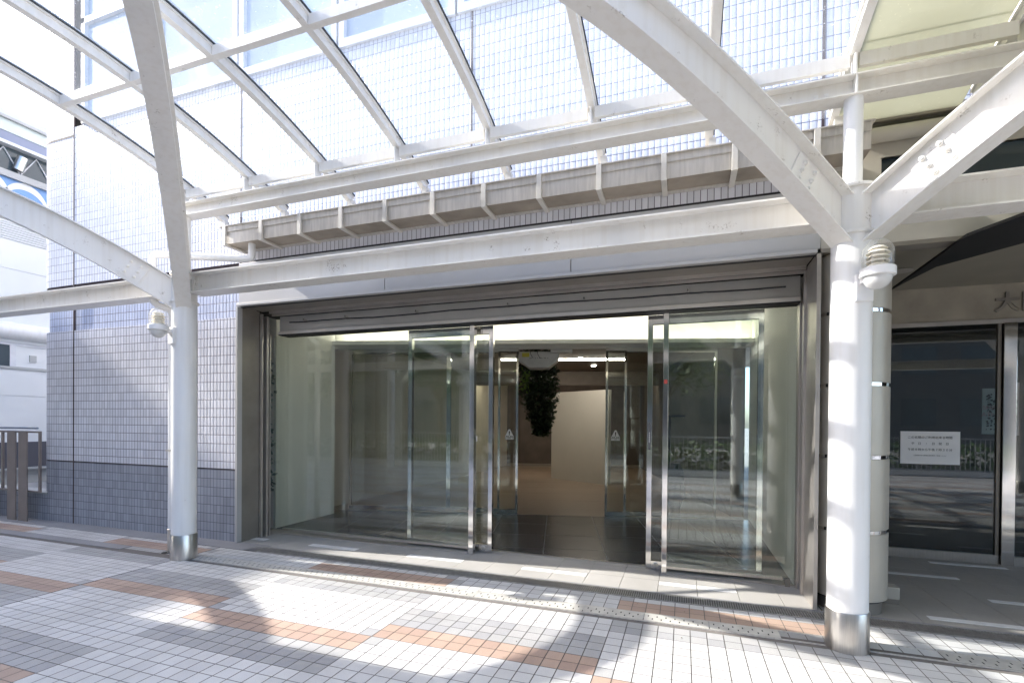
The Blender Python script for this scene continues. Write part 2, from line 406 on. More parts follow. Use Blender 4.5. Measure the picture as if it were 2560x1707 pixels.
# slotted drain covers between the columns
dt = thing('slotted_drain', 'row of pale metal drain covers with slots beside the white columns', 'drain cover')
n = 0; x = -4.95
while x < 7:
    if not (.9 < x+.46 and x < 1.2):
        sl_ = [(x+.03+q*.0325-.0045, x+.03+q*.0325+.0045, (3.869, 3.897) if q % 2 else (3.921, 3.949)) for q in range(13)]
        xx = sorted({x, x+.462, *[a[0] for a in sl_], *[a[1] for a in sl_]}); yy = [3.842, 3.869, 3.897, 3.921, 3.949, 3.984]
        c = MB(); c.v = [(a, b, .0045) for b in yy for a in xx]; nx_ = len(xx)
        for iy in range(5):
            for ix in range(nx_-1):
                hole = any(abs(xx[ix]-a[0]) < 1e-6 and abs(yy[iy]-a[2][0]) < 1e-6 for a in sl_)
                c.f.append((iy*nx_+ix, iy*nx_+ix+1, (iy+1)*nx_+ix+1, (iy+1)*nx_+ix)); c.mi.append(1 if hole else 0)
        c.build('cover', [DRAIN, BLACKM], dt)
    x += .468
MB().box(-4.95, 7, 3.832, 3.838, -.01, .0052).box(-4.95, 7, 3.988, 3.994, -.01, .0052).build('frame', GALV, dt)

# ================================================================== TILED BUILDING
tb = thing('tiled_building', 'pale lilac tiled office building with rounded corner behind the glass canopy', 'building')
YW = 4.56; XC = -8.70; RC = .45
def wall_path(y, xr, xc=XC, rc=RC, depth=14):
    """plan polyline from right to left, round corner, then back"""
    p = [(xr, y)]; n = 14
    for k in range(n+1):
        a = R(-90)-R(90)*k/n; p.append((xc+rc*math.cos(a), y+rc+rc*math.sin(a)))
    p.append((xc-rc, y+depth)); return p
def path_wall(name, mat_, parent, path, z0, z1, u0=0, cap=None):
    mb = MB(); L = 0; us = []
    for i, p in enumerate(path):
        if i: L += math.hypot(p[0]-path[i-1][0], p[1]-path[i-1][1])
        us.append(L)
    n = len(path)
    for z in (z0, z1):
        for p in path: mb.v.append((p[0], p[1], z))
    for i in range(n-1): mb.f.append((i+1, i, n+i, n+i+1)); mb.mi.append(0)
    me_uv = {}
    for i in range(n): me_uv[i] = (-us[i]+u0, z0); me_uv[n+i] = (-us[i]+u0, z1)
    me = bpy.data.meshes.new(name); me.from_pydata(mb.v, [], mb.f); me.materials.append(mat_)
    l = me.uv_layers.new(name='UVMap')
    for lp in me.loops: l.data[lp.index].uv = me_uv[lp.vertex_index]
    me.polygons.foreach_set('use_smooth', [True]*len(me.polygons))
    o = bpy.data.objects.new(name, me); C.collection.objects.link(o); o.parent = parent; return o
def inset(path, d): return [(a+(d if abs(a-(XC-RC)) < .01 else 0), b) for a, b in path]
XR = -5.135
path_wall('dado_wall', TILEG, tb, wall_path(YW, XR), 0, .878)
path_wall('lower_wall', TILE, tb, wall_path(YW, XR), .893, 2.746, .0)
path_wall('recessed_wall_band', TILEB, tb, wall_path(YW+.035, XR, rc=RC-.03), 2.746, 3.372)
path_wall('joint_backing', JOINT, tb, wall_path(YW+.012, XR), .86, .91)
path_wall('joint_backing', JOINT, tb, wall_path(YW+.012, XR), 3.36, 3.41)
lw = MB(); P0 = wall_path(YW, XR); P1 = wall_path(YW+.05, XR, rc=RC-.03)
lw.sweep([[(*a, 2.746), (*b, 2.746)] for a, b in zip(P0, P1)], closed=False); lw.build('ledge', TILE, tb, uv=lambda c: (c.x, c.y))
# upper wall
def flat_wall(name, m, x0, x1, y, z0, z1, parent, holes=(), th=.25, zo=0):
    """front sheet split round holes"""
    xs = sorted({x0, x1, *[h[0] for h in holes], *[h[1] for h in holes]}); zs = sorted({z0, z1, *[h[2] for h in holes], *[h[3] for h in holes]})
    mb = MB()
    for a, b in zip(xs, xs[1:]):
        for c, d in zip(zs, zs[1:]):
            if any(h[0]-1e-6 <= a and b <= h[1]+1e-6 and h[2]-1e-6 <= c and d <= h[3]+1e-6 for h in holes): continue
            mb.quad((a, y, c), (b, y, c), (b, y, d), (a, y, d))
    return mb.build(name, m, parent, uv=lambda c: (c.x+5.13, c.z-zo))
WB, WT = 5.62, 8.4
path_wall('upper_wall', TILE, tb, wall_path(YW, -8.2), 3.395, 14, 0)
flat_wall('upper_wall', TILEU, -5.09, 12, YW, 3.395, WB, tb, zo=3.395-.109*31, holes=[(1.33, 12, 3.395, 3.80)])
flat_wall('upper_wall', TILE, -8.2, -5.09, YW, 3.395, WB, tb, zo=3.395-.109*31)
flat_wall('upper_wall', TILEU, -8.2, 12, YW, WT, 14, tb)
for X in (-8.2, -5.09, -2.045, 1.035, 4.1): MB().box(X-.011, X+.011, YW-.003, YW+.02, 3.395 if X > -8 else 0, WB if X > -8 else 14).build('movement_joint', JOINT, tb)
path_wall('movement_joint', JOINT, tb, wall_path(YW-.003, -8.2, rc=RC+.003), 5.49, 5.515)
# ribbon windows of the upper storey
x = -8.0
while x < 12:
    fr = MB(); x1 = x+1.42
    fr.box(x, x1, YW-.03, YW+.05, WB, WB+.09).box(x, x+.07, YW-.03, YW+.05, WB+.09, WT).box(x1-.07, x1, YW-.03, YW+.05, WB+.09, WT).box(x, x1, YW-.03, YW+.05, 7.0, 7.08)
    fo = fr.build('window', WINF, tb); MB().box(x+.07, x1-.07, YW+.02, YW+.04, WB+.09, WT).build('pane', WINU, fo)
    x = x1+.03
# solid body behind, keeps the inside dark
MB().box(-9.0, 13, YW+.3, YW+14, 3.45, 14).build('core', CREAMD, tb)
MB().box(-9.0, -5.75, YW+.3, YW+14, 0.0, 3.45).build('core', CREAMD, tb)
# small square white board and weathered stub on the wall
# ---- upper wall right of the canopy column (cream, with dark ribbon window)
flat_wall('cream_wall', CREAM, 1.03, 12, YW-.012, 2.90, 3.80, tb, holes=[(1.43, 11, 3.15, 3.56)])
MB().box(1.43, 11, YW+.04, YW+.06, 3.14, 3.57).build('dark_window', WINB, tb)
MB().box(1.2, 12, YW-.10, YW-.014, 3.80, 3.86).build('dark_flashing', BRDARK, tb)
pr_ = MB().tube([(1.2, YW-.09, 3.70), (12, YW-.09, 3.70)], .055, 16).build('roof_pipe', CREAM, tb, smooth=True)

# ================================================================== ENTRANCE PORTAL
ep = thing('entrance_portal', 'wide bronze and grey metal surround of the main glass entrance', 'entrance frame')
# fascia panels
XL, XRt = -5.105, 1.03
xs = [XL, -3.045, -1.011, XRt]
for a, b in zip(xs, xs[1:]):
    MB().box(a+.004, b-.004, 4.545, 4.60, 2.905, 3.385).build('fascia_panel', FASC, ep, bevel=.002)
MB().box(XL-.0, XRt, 4.575, 4.61, 2.86, 3.40).build('fascia_backing', BLACKM, ep)
MB().box(XL-.005, XRt-.03, 4.515, 4.60, 2.866, 2.896).build('fascia_lip', FASC, ep, bevel=.002)
# tile strip above the fascia
flat_wall('tile_strip', TILE, XL, XRt+.3, YW-.004, 3.405, 3.52, ep, zo=3.405-.109*31)
MB().box(XL, XRt+.3, YW-.004, YW+.02, 3.385, 3.405).build('strip_joint', BLACKM, ep)
# soffit and stepped head
MB().box(XL, 1.0, 4.60, 4.90, 2.875, 2.90).build('soffit', BRDARK, ep)
MB().box(-4.98, 1.0, 4.885, 4.905, 2.845, 2.875).box(-4.98, 1.0, 4.93, 4.945, 2.82, 2.85).build('head_trim', BRONZE, ep)
MB().box(-5.2, 1.1, 4.90, 5.25, 2.855, 3.0).build('head_slot', BLACKM, ep)
MB().box(-4.96, .985, 5.045, 5.20, 2.642, 2.835).build('door_header', mat('dark_polished_header', (.56, .545, .51), .28, .3, .06, 3), ep, bevel=.003)
MB().box(-4.96, .985, 5.02, 5.20, 2.602, 2.640).build('header_reflection_lip', mat('header_reflection_tone', (.72, .68, .62), .3, .5), ep, bevel=.002)  # pale colour imitates a bright reflection along the header
MB().box(-4.96, .985, 5.022, 5.20, 2.590, 2.600).build('header_seal', BLACKM, ep)
# left reveal and posts
MB().box(-5.135, -5.105, 4.53, 4.60, 0, 2.862).build('corner_trim', FASC, ep)
MB().box(-5.134, -5.107, 4.60, 4.86, 0, 2.87).build('reveal_panel', BRDARK, ep)
MB().box(-5.13, -5.065, 4.86, 4.885, 0, 2.84).box(-5.13, -5.04, 4.915, 4.95, 0, 2.82).box(-5.13, -5.055, 4.98, 5.0, 0, 2.6).build('jamb', BRONZE, ep, bevel=.002)
MB().box(-5.14, -5.10, 4.86, 5.0, 0, 2.86).build('jamb_gap', BLACKM, ep)
# right reveal and posts
MB().box(1.0, 1.030, 4.53, 4.575, 0, 2.862).build('corner_trim', BRONZE, ep, bevel=.002)
MB().box(1.012, 1.034, 4.575, 4.60, 0, 2.862).build('jamb_gap', BLACKM, ep)
MB().box(1.006, 1.03, 4.60, 4.90, 0, 2.87).build('reveal_panel', BRONZE, ep)
MB().box(.985, 1.03, 4.90, 4.925, 0, 2.84).box(1.0, 1.03, 4.95, 5.05, 0, 2.82).box(.985, 1.03, 5.06, 5.17, 0, 2.6).build('jamb', BRONZE, ep, bevel=.002)
# low stainless sill rails under the fixed glass
for a, b in ((-4.99, -2.27), (-.17, .985)):
    MB().box(a, b, 5.095, 5.15, .0, .014).build('sill_track', BRONZE, ep)
    MB().box(a, b-.1 if b > 0 else b, 5.135, 5.165, .045, .075).build('sill_rail', STEEL, ep)
# thin dark safety cable under the header, with clips
cb = thing('header_cable', 'thin black cable sagging between small clips across the door header', 'cable')
pts = []
cx = [(-4.75, 2.742), (-4.53, 2.735), (-4.2, 2.738), (-3.9, 2.738), (-3.5, 2.727), (-2.925, 2.73), (-2.5, 2.742), (-1.80, 2.738), (-1.4, 2.745), (-.97, 2.737), (-.5, 2.730), (.03, 2.735), (.5, 2.727), (.93, 2.73)]
for (xa, za), (xb, zb) in zip(cx, cx[1:]):
    for k in range(6): t_ = k/6; pts.append((xa+(xb-xa)*t_, 4.99, za+(zb-za)*t_+random.uniform(-.0012, .0012)))
MB().tube(pts, .008, 8).build('cable', INK, cb, smooth=True)
for X in (-4.53, -3.9, -2.925, -1.8, -.97, .03): MB().box(X-.006, X+.006, 4.985, 5.05, 2.735, 2.775).build('clip', MIRROR, cb)

# ---- fixed glass screens
def screen(x0, x1, label):
    t = thing('glass_screen', label, 'glass panel', 'fixed glass panes of the main entrance')
    MB().box(x0, x1, 5.115, 5.125, .075, 2.6).build('pane', DOORG, t)
    return t
s1 = screen(-5.12, -2.285, 'large fixed glass pane left of the main doorway showing white side wall')
MB().box(-2.285, -2.228, 5.085, 5.155, 0, 2.6).build('mullion', MIRROR, s1, bevel=.002)
s2 = screen(-.143, .985, 'narrower fixed glass pane right of the main doorway beside bronze jamb')
MB().box(-.192, -.143, 5.085, 5.155, 0, 2.6).build('mullion', MIRROR, s2, bevel=.002)
MB().box(.9, .94, 5.09, 5.13, 0, .075).build('foot_block', BRDARK, s2)
# ---- sliding leaves, parked behind the screens
def leaf(x0, x1, label, lead):
    t = thing('sliding_door', label, 'sliding door', 'sliding leaves of the main entrance')
    MB().box(x0+.05, x1-.05, 5.233, 5.243, .09, 2.50).build('pane', DOORG, t)
    for a in (x0, x1-.05): MB().box(a, a+.05, 5.21, 5.265, .01, 2.59).build('stile', MIRROR, t, bevel=.002)
    MB().box(x0+.05, x1-.05, 5.212, 5.263, .01, .09).build('bottom_rail', MIRROR, t)
    MB().box(x0+.05, x1-.05, 5.212, 5.263, 2.50, 2.59).build('top_rail', MIRROR, t)
    X = lead
    lk = MB(); bmv = []
    lk.sweep([[(X+rr*math.cos(2*math.pi*k/20), yy, .052+rr*math.sin(2*math.pi*k/20)) for k in range(20)] for rr, yy in ((.027, 5.212), (.026, 5.204), (.018, 5.202), (.016, 5.206), (.008, 5.204))])
    lk.build('lock', STEEL, t, smooth=True)
    return t
leaf(-3.15, -2.05, 'left sliding glass door leaf pulled back behind the big pane', -2.155)
leaf(-.350, .72, 'right sliding glass door leaf pulled back beside red dotted post', -.25)
tag(MB().box(-2.30, -2.245, 5.228, 5.232, 1.27, 1.33).build('square_sticker', PAPER), 'small square white sticker on the left sliding leaf glass', 'sticker')
pt = MB().box(-.338, -.314, 5.2075, 5.2095, 1.22, 1.50).build('touch_plate', mat('grey_touch_plate', (.12, .12, .12), .4)); tag(pt, 'slim dark touch plate on the right sliding leaf stile', 'switch plate')
for k in range(5): MB().box(-.330, -.322, 5.2055, 5.2075, 1.30+k*.022, 1.312+k*.022).build('mark', PAPER, pt)
MB_red = mat('red_paper', (.55, .08, .06), .6)
stk = tag(MB().box(-.184, -.152, 5.082, 5.0845, 1.885, 1.925).build('red_sticker', MB_red), 'tiny red square sticker high on the right polished mullion', 'sticker')
struct(MB().box(-5.0, 1.0, 5.318, 5.33, -.02, .006).box(-5.0, 1.0, 5.345, 5.352, -.02, .006).build('door_track', STEEL))

# ================================================================== VESTIBULE + LOBBY
UX = Vector((math.cos(R(14)), math.sin(R(14)), 0)); VX = Vector((-UX.y, UX.x, 0)); PO = Vector((-2.0, 7.665, 0))
def ip(a, b, z): q = PO+UX*a+VX*b; return (q.x, q.y, z)
struct(MB().quad((-5.8, 5.33, .001), (1.2, 5.33, .001), (1.2, 9, .001), (-5.8, 9, .001)).build('vestibule_floor_bed', mat('pale_joint', (.22, .22, .22), .6)))
def clipy(P, y0):
    out = []
    for a, b in zip(P, P[1:]+P[:1]):
        if a[1] >= y0: out.append(a)
        if (a[1] >= y0) != (b[1] >= y0):
            t_ = (y0-a[1])/(b[1]-a[1]); out.append((a[0]+(b[0]-a[0])*t_, y0, a[2]))
    return out
def clipx(P, x0):
    out = []
    for a, b in zip(P, P[1:]+P[:1]):
        if a[0] <= x0: out.append(a)
        if (a[0] <= x0) != (b[0] <= x0):
            t_ = (x0-a[0])/(b[0]-a[0]); out.append((x0, a[1]+(b[1]-a[1])*t_, a[2]))
    return out
vf = MB()
for i in range(-7, 7):
    for j in range(-5, 0):
        a = i*.706-.055; b = j*.706*1.0+.02
        pp = clipy([ip(a+.004, b+.003, .003), ip(a+.702, b+.003, .003), ip(a+.702, b+.703, .003), ip(a+.004, b+.703, .003)], 5.36)
        if len(pp) > 2: pp = clipx(pp, .985)
        if len(pp) > 2: vf.poly(pp)
vfo = struct(vf.build('vestibule_floor', BLKST))
struct(MB().poly([ip(-6, 0.02, .004), ip(2.9, .02, .004), ip(2.9, 12, .004), ip(-6, 12, .004)]).build('lobby_floor', LOBBY))
vw = thing('vestibule', 'white walled vestibule with lit ceiling cove behind the main glass doors', 'vestibule')
MB().box(-5.50, -5.31, 5.34, 6.55, 0, 3.1).build('side_wall', WALLW, vw)
MB().box(.985, 1.25, 5.18, 8.6, 0, 3.1).build('side_wall', WALLW, vw)
MB().box(-6.3, 1.3, 5.2, 9.2, 3.1, 3.2).build('ceiling', WALLW, vw)
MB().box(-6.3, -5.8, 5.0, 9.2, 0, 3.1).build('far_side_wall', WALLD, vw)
# inner door lintel with soffit shelf and light strip
def ibox(a0, a1, b0, b1, z0, z1, mb=None):
    mb = mb or MB(); c = PO+UX*((a0+a1)/2)+VX*((b0+b1)/2)
    return mb.obox((c.x, c.y, (z0+z1)/2), UX*((a1-a0)/2), VX*((b1-b0)/2), (0, 0, (z1-z0)/2))
ibox(-4.2, 3.6, .0, .2, 2.70, 3.1).build('lintel', WALLW, vw)
ibox(-3.55, 3.2, -.36, -.002, 2.705, 2.765).build('cove_shelf', WALLW, vw)
ibox(-3.5, 3.1, -.20, -.14, 2.768, 2.782).build('cove_light', COVE, vw)
# inner sliding doors
def inner(a0, a1, label, off=0.0):
    t = thing('inner_door', label, 'glass door', 'inner glass doors between vestibule and lobby')
    ibox(a0+.035, a1-.035, .05+off, .058+off, .08, 2.62).build('pane', DOORG, t)
    for a in (a0, a1-.035): ibox(a, a+.035, .035+off, .075+off, .0, 2.70).build('stile', MIRROR, t)
    ibox(a0+.035, a1-.035, .035+off, .075+off, .0, .08).build('rail', MIRROR, t)
    ibox(a0+.035, a1-.035, .035+off, .075+off, 2.62, 2.70).build('rail', MIRROR, t)
    return t
inner(-1.70, -.84, 'inner glass fixed door far left of the dark lobby opening', .06)
inner(-.87, -.54, 'narrow inner glass leaf just left of the dark lobby opening')
inner(.86, 1.19, 'narrow inner glass leaf just right of the dark lobby opening')
inner(1.16, 2.6, 'wide inner glass panel right of the lobby opening', .06)
inner(-3.4, -1.70, 'wide inner glass panel behind the left entrance pane', .06)
def warn(a, z, label):
    t = thing('warning_sticker', label, 'sticker', 'door warning stickers')
    c = PO+UX*a+VX*(.03)
    def P(x, zz, d=0): q = c+UX*x-VX*d; return (q.x, q.y, z+zz)
    MB().poly([P(-.075, -.045), P(.075, -.045), P(.012, .082), P(-.012, .082)]).poly([P(-.07, -.085), P(.07, -.085), P(.07, -.053), P(-.07, -.053)]).build('backing', PAPER, t)
    marks = [[(-.007, 0), (.007, 0), (.009, .05), (-.009, .05)], [(-.007, -.018), (.007, -.018), (.007, -.007), (-.007, -.007)]]
    marks += [[(x-.009, -.038), (x+.009, -.038), (x+.009, -.026), (x-.009, -.026)] for x in (-.045, -.02, .02, .045)]
    marks += [[(-.05, -.076), (-.05, -.06), (-.062, -.068)], [(.05, -.076), (.062, -.068), (.05, -.06)]]
    marks += [[(x-.007, -.073), (x+.007, -.073), (x+.007, -.063), (x-.007, -.063)] for x in (-.02, 0, .02)]
    for mk in marks: MB().poly([P(a_, b_, .002) for a_, b_ in mk]).build('mark', INK, t)
warn(-.68, 1.30, 'triangular white warning sticker on the inner door left of the opening')
warn(1.02, 1.30, 'triangular white warning sticker on the inner door right of the opening')
# lobby shell
lb = thing('lobby', 'dim brown lobby with warm lit cove beyond the inner doors', 'lobby')
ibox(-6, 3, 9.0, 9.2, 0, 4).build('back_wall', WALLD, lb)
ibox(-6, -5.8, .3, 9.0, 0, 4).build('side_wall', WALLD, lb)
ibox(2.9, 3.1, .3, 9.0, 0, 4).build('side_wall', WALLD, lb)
ibox(-6, 3, .2, 9.2, 2.95, 3.05).build('ceiling', mat('brown_ceiling', (.20, .16, .12), .5), lb)
ibox(-2.5, 2.8, 6.2, 6.3, 2.74, 2.78).build('cove_light', COVEW, lb)
ibox(-6, 3, 6.0, 6.15, 2.55, 2.94).build('bulkhead', mat('brown_bulkhead', (.16, .125, .09), .5), lb)
for a, b in ((.55, 3.2), (.95, 4.6), (-.3, 5.2)): ibox(a, a+.10, b, b+.1, 2.935, 2.948).build('downlight', DOWNL, lb)
ibox(-1.2, 1.6, 3.4, 3.46, 2.93, 2.948).build('added_light_panel', DOWNL, lb)  # glowing ceiling panel added to brighten the lobby partition
for k in range(-4, 3): ibox(k*1.2, k*1.2+.012, 8.985, 9.0, 0, 2.55).build('panel_joint', BLACKM, lb)
ibox(-6, 3, 8.97, 9.0, 0, .09).build('skirting', BRDARK, lb)
for k in range(0, 9): ibox(-5.8, 2.88, .6+k*.95, .606+k*.95, .0035, .0052).build('floor_joint', BRDARK, lb)
pn = MB(); A = Vector((-3.356, 12.85, 0)); B = Vector((-1.70, 11.89, 0)); dn = (B-A).normalized(); nn = Vector((-dn.y, dn.x, 0))
pn.obox((A+B)/2+nn*.06+Vector((0, 0, 1.15)), (B-A)/2, nn*.05, (0, 0, 1.15))
tag(pn.build('display_partition', BOARD), 'plain ivory freestanding partition standing in the dark lobby', 'partition')
# projector hanging from the lintel
pj = thing('projector', 'white ceiling projector with yellow label hanging above the inner opening', 'projector')
q = [(-2.64, 8.0, 2.54), (-1.97, 8.0, 2.555), (-2.14, 8.0, 2.405), (-2.47, 8.0, 2.415)]
bd = MB(); back = .38
prof = [(-.34, .0), (.33, .0), (.33, -.13), (.16, -.27), (-.17, -.27), (-.35, -.145)]
cpos = Vector((-2.31, 8.0, 2.69))
ring0 = [cpos+UX*a+Vector((0, 0, b)) for a, b in prof]; ring1 = [p_+VX*back for p_ in ring0]
bd.sweep([ring0, ring1]); bd.build('body', PLASTW, pj, bevel=.01)
c0 = cpos-VX*.004
MB().poly([c0+UX*a+Vector((0, 0, b)) for a, b in ((-.29, -.02), (-.165, -.02), (-.165, -.09), (-.29, -.09))]).build('label_patch', YEL, pj)
for a in (-.16, -.14, -.07, -.03, 0, .02, .04, .08, .10, .14): MB().poly([c0+UX*(a+s_)+Vector((0, 0, b_)) for s_, b_ in ((0, -.115), (.012, -.115), (.012, -.105), (0, -.105))]).build('socket', INK, pj)
for a0 in (-.15, -.03): MB().tube([tuple(c0+UX*(a0+.05*(k/6)**2)-VX*.01+Vector((0, 0, -.11*k/6))) for k in range(7)], .004, 6).build('wire', INK, pj)
bk = tag(MB().obox(Vector((-1.93, 8.02, 2.70)), UX*.18, VX*.1, (0, 0, .045)).build('door_sensor', PLASTW, bevel=.012), 'white door sensor box on the lintel beside the projector', 'sensor')
# foliage helpers
def leaves(n, fn, size, seed, flat=.5):
    rnd = random.Random(seed); mb = MB()
    for k in range(n):
        p, s = fn(rnd); d = Vector((rnd.gauss(0, 1), rnd.gauss(0, 1), rnd.gauss(0, 1)*flat-.2)).normalized()
        e = d.cross(Vector((rnd.gauss(0, 1), rnd.gauss(0, 1), rnd.gauss(0, 1)))).normalized(); L = size*s*rnd.uniform(.6, 1.3); Wd = L*.32
        p = Vector(p)
        mb.poly([p, p+d*L*.45+e*Wd, p+d*L, p+d*L*.45-e*Wd])
    return mb
hp = thing('hanging_plant', 'dark bushy hanging plant trailing down left of the ivory partition', 'plant')
HP = Vector((-2.74, 9.3, 0))
def hpf(rnd):
    z = rnd.uniform(.0, 1); top = 2.9; bot = 1.25; zz = top-(top-bot)*z
    rad = (.37 if z < .55 else .37-.6*(z-.55))+.02; a = rnd.uniform(0, 6.283); rr = rad*rnd.random()**.5
    return (HP.x+rr*math.cos(a)+.12*z, HP.y+rr*math.sin(a), zz), 1
leaves(5200, hpf, .075, 3).build('foliage', LEAFD, hp)
leaves(90, lambda rnd: ((HP.x-.12+rnd.gauss(0, .06), HP.y-.4, 2.3+rnd.gauss(0, .12)), 1), .07, 4).build('young_leaves', LEAFL, hp)
MB().tube([(HP.x, HP.y, 2.95), (HP.x+.02, HP.y, 2.3), (HP.x+.1, HP.y, 1.3)], .02, 8).build('stem', BARK, hp)
sp = thing('silver_plant', 'tall silvery foliage plant in a dark red pot behind the left jamb', 'plant')
leaves(1500, lambda rnd: ((-5.45+rnd.gauss(0, .06), 5.25+rnd.gauss(0, .03), rnd.uniform(.55, 2.3)), 1), .07, 5).build('foliage', LEAFS, sp)
MB().lathe([(.07, .0), (.09, .3), (.10, .5), (.09, .52)], -5.47, 5.25, 24).build('pot', mat('dark_red_pot', (.10, .03, .035), .4), sp, smooth=True)
MB().tube([(-5.47, 5.25, .4), (-5.46, 5.25, 2.2)], .015, 6).build('stem', BARK, sp)
# black T stand with dark cloth, right pane
ts = thing('coat_stand', 'black T shaped stand with dark cloth behind the right glass pane', 'stand')
MB().box(-.19, .02, 6.49, 6.51, 1.575, 1.60).box(-.175, -.15, 6.49, 6.51, .02, 1.58).box(-.30, -.02, 6.4, 6.6, .004, .02).build('frame', INK, ts)
cl = MB(); rings = []
for k in range(13):
    z = 1.0-.62*k/12; wv = .05+.045*math.sin(k*.35)+.012*k/3
    rings.append([(-.09+wv*math.cos(t_)*(1+.18*math.sin(3*t_+k)), 6.47+.5*wv*math.sin(t_), z) for t_ in [2*math.pi*m_/16 for m_ in range(16)]])
cl.sweep(rings).build('cloth', mat('black_cloth', (.02, .025, .025), .85), ts, smooth=True)

# ================================================================== CANOPY STEEL
YC = 3.85; YR = 1.54; XA, XB = -5.087, 1.05; BAY = XB-XA
TH = .7208; ct, stn = math.cos(TH), math.sin(TH)
def zb(t): t = min(t, 3.0); return 2.6108+.6447*t-.0467*t*t-.0133*t**3
def zt(t): t = min(t, 2.95); return 2.9332+.6273*t-.0528*t*t-.0146*t**3
def column():
    t = thing('canopy_column', 'white round steel column left of the main entrance with lamp and downpipe', 'column', 'white canopy columns', (XA, YC, 0))
    MB().lathe([(.119, .255), (.119, 2.735)], n=48).build('shaft', WHITE2, t, smooth=True)
    MB().lathe([(.1265, .0), (.1265, .262), (.1245, .266)], n=48).build('steel_sleeve', STEEL, t, smooth=True)
    MB().lathe([(.134, 2.735), (.136, 2.740), (.136, 2.752), (.134, 2.757)], n=48).build('ring_plate', WHITE, t, smooth=True)
    MB().lathe([(.116, 2.757), (.116, 3.035)], n=48).build('node', WHITE, t, smooth=True)
    MB().lathe([(.135, 3.035), (.137, 3.04), (.137, 3.052), (.135, 3.055)], n=48).build('cap_plate', WHITE, t, smooth=True)
    MB().lathe([(.056, 3.055), (.056, 3.655)], n=32).build('post', WHITE2, t, smooth=True)
    for sx in (-1, 1):
        d = Vector((sx*ct, -stn, 0)); n = Vector((d.y, -d.x, 0))
        mb = MB(); ts_ = [.09+(3.50-.09)*k/42 for k in range(43)]
        W, tf, twb = .0715, .013, .005
        def ring(z0f, z1f, hw): return [[d*t_+n*hw+Vector((0, 0, z0f(t_))), d*t_-n*hw+Vector((0, 0, z0f(t_))), d*t_-n*hw+Vector((0, 0, z1f(t_))), d*t_+n*hw+Vector((0, 0, z1f(t_)))] for t_ in ts_]
        mb.sweep(ring(zb, lambda q_: zb(q_)+tf, W)); mb.sweep(ring(lambda q_: zt(q_)-tf, zt, W)); mb.sweep(ring(lambda q_: zb(q_)+tf, lambda q_: zt(q_)-tf, twb))
        a = mb.build('arm', WHITE, t, smooth=True)
        # splice plates with bolts on both faces
        for side in (-1, 1):
            off = n*side*(twb+.005); t0, t1 = .36, .56
            e = (Vector((0, 0, zt(.46)-zb(.46)))).normalized()
            sl_ = d*(t1-t0)/2+Vector((0, 0, (zb(t1)-zb(t0))/2))
            cc = d*.46+Vector((0, 0, (zb(.46)+zt(.46))/2))+off
            perp = sl_.normalized().cross(n).normalized()
            if perp.z < 0: perp = -perp
            spb = MB().obox(cc, sl_, n*.004, perp*.098).build('splice_plate', WHITE, a)
            for ia in (-1, 1):
                for ib in (-1, 0, 1):
                    c2 = cc+sl_*ia*.42+perp*ib*.062
                    bo = MB()
                    rg = []
                    for rr, h in ((.017, .0), (.017, .012), (.010, .013), (.010, .024)):
                        k_ = 6 if h < .0125 else 6
                        rg.append([c2+n*side*(.004+h)+rr*(math.cos(2*math.pi*q_/k_)*sl_.normalized()+math.sin(2*math.pi*q_/k_)*perp) for q_ in range(k_)])
                    bo.sweep(rg); bo.build('bolt', WHITE, spb)
    return t
colL = column()
colR = copy_thing(colL, (XB, YC, 0), 'white round steel column right of the main entrance, largest and nearest')
colL2 = copy_thing(colL, (XA-BAY, YC, 0), 'white round steel column of the open bay beyond the left edge')
colR2 = copy_thing(colL, (XB+BAY, YC, 0), 'white round steel column beyond the porch on the right')
for X, l in ((XA, 'left'), (XB, 'right'), (XA-BAY, 'far left'), (XB+BAY, 'far right')):
    c = copy_thing(colL, (X, 2*YR-YC, 0), 'white round steel column of the outer canopy row, '+l+' one'); mirror_thing(c)
colL['label'] = 'white round steel column left of the main entrance with lamp and downpipe'

def ibeam_x(x0, x1, y, z0, z1, w_, tf=.012, tw_=.008):
    return MB().box(x0, x1, y-w_/2, y+w_/2, z0, z0+tf).box(x0, x1, y-w_/2, y+w_/2, z1-tf, z1).box(x0, x1, y-tw_/2, y+tw_/2, z0+tf, z1-tf)
GB = 'horizontal canopy beams'
def beam(x0, x1, y, label):
    t = thing('canopy_beam', label, 'beam', GB)
    ibeam_x(x0+.15, x1-.15, y, 2.825, 3.03, .19).build('beam', WHITE, t)
    for X in (x0+.128, x1-.2):
        MB().box(X, X+.09, y-.013, y-.006, 2.85, 3.005).build('end_plate', WHITE, t)
    for X in (x0+.20, x1-.20):
        for z in (2.88, 2.93, 2.98):
            MB().obox((X-.03, y-.018, z), (.011, 0, 0), (0, .006, 0), (0, 0, .011)).build('bolt', WHITE, t)
    return t
beam(XA, XB, YC, 'long white I beam between the two columns above the entrance')
beam(XA-BAY, XA, YC, 'white I beam running left from the left column past the tiled corner')
beam(XB, XB+BAY, YC, 'white I beam running right from the right column over the porch')
for k in (-1, 0, 1): beam(XA+k*BAY, XB+k*BAY, 2*YR-YC, 'white I beam of the outer canopy row, '+('left', 'middle', 'right')[k+1]+' bay')
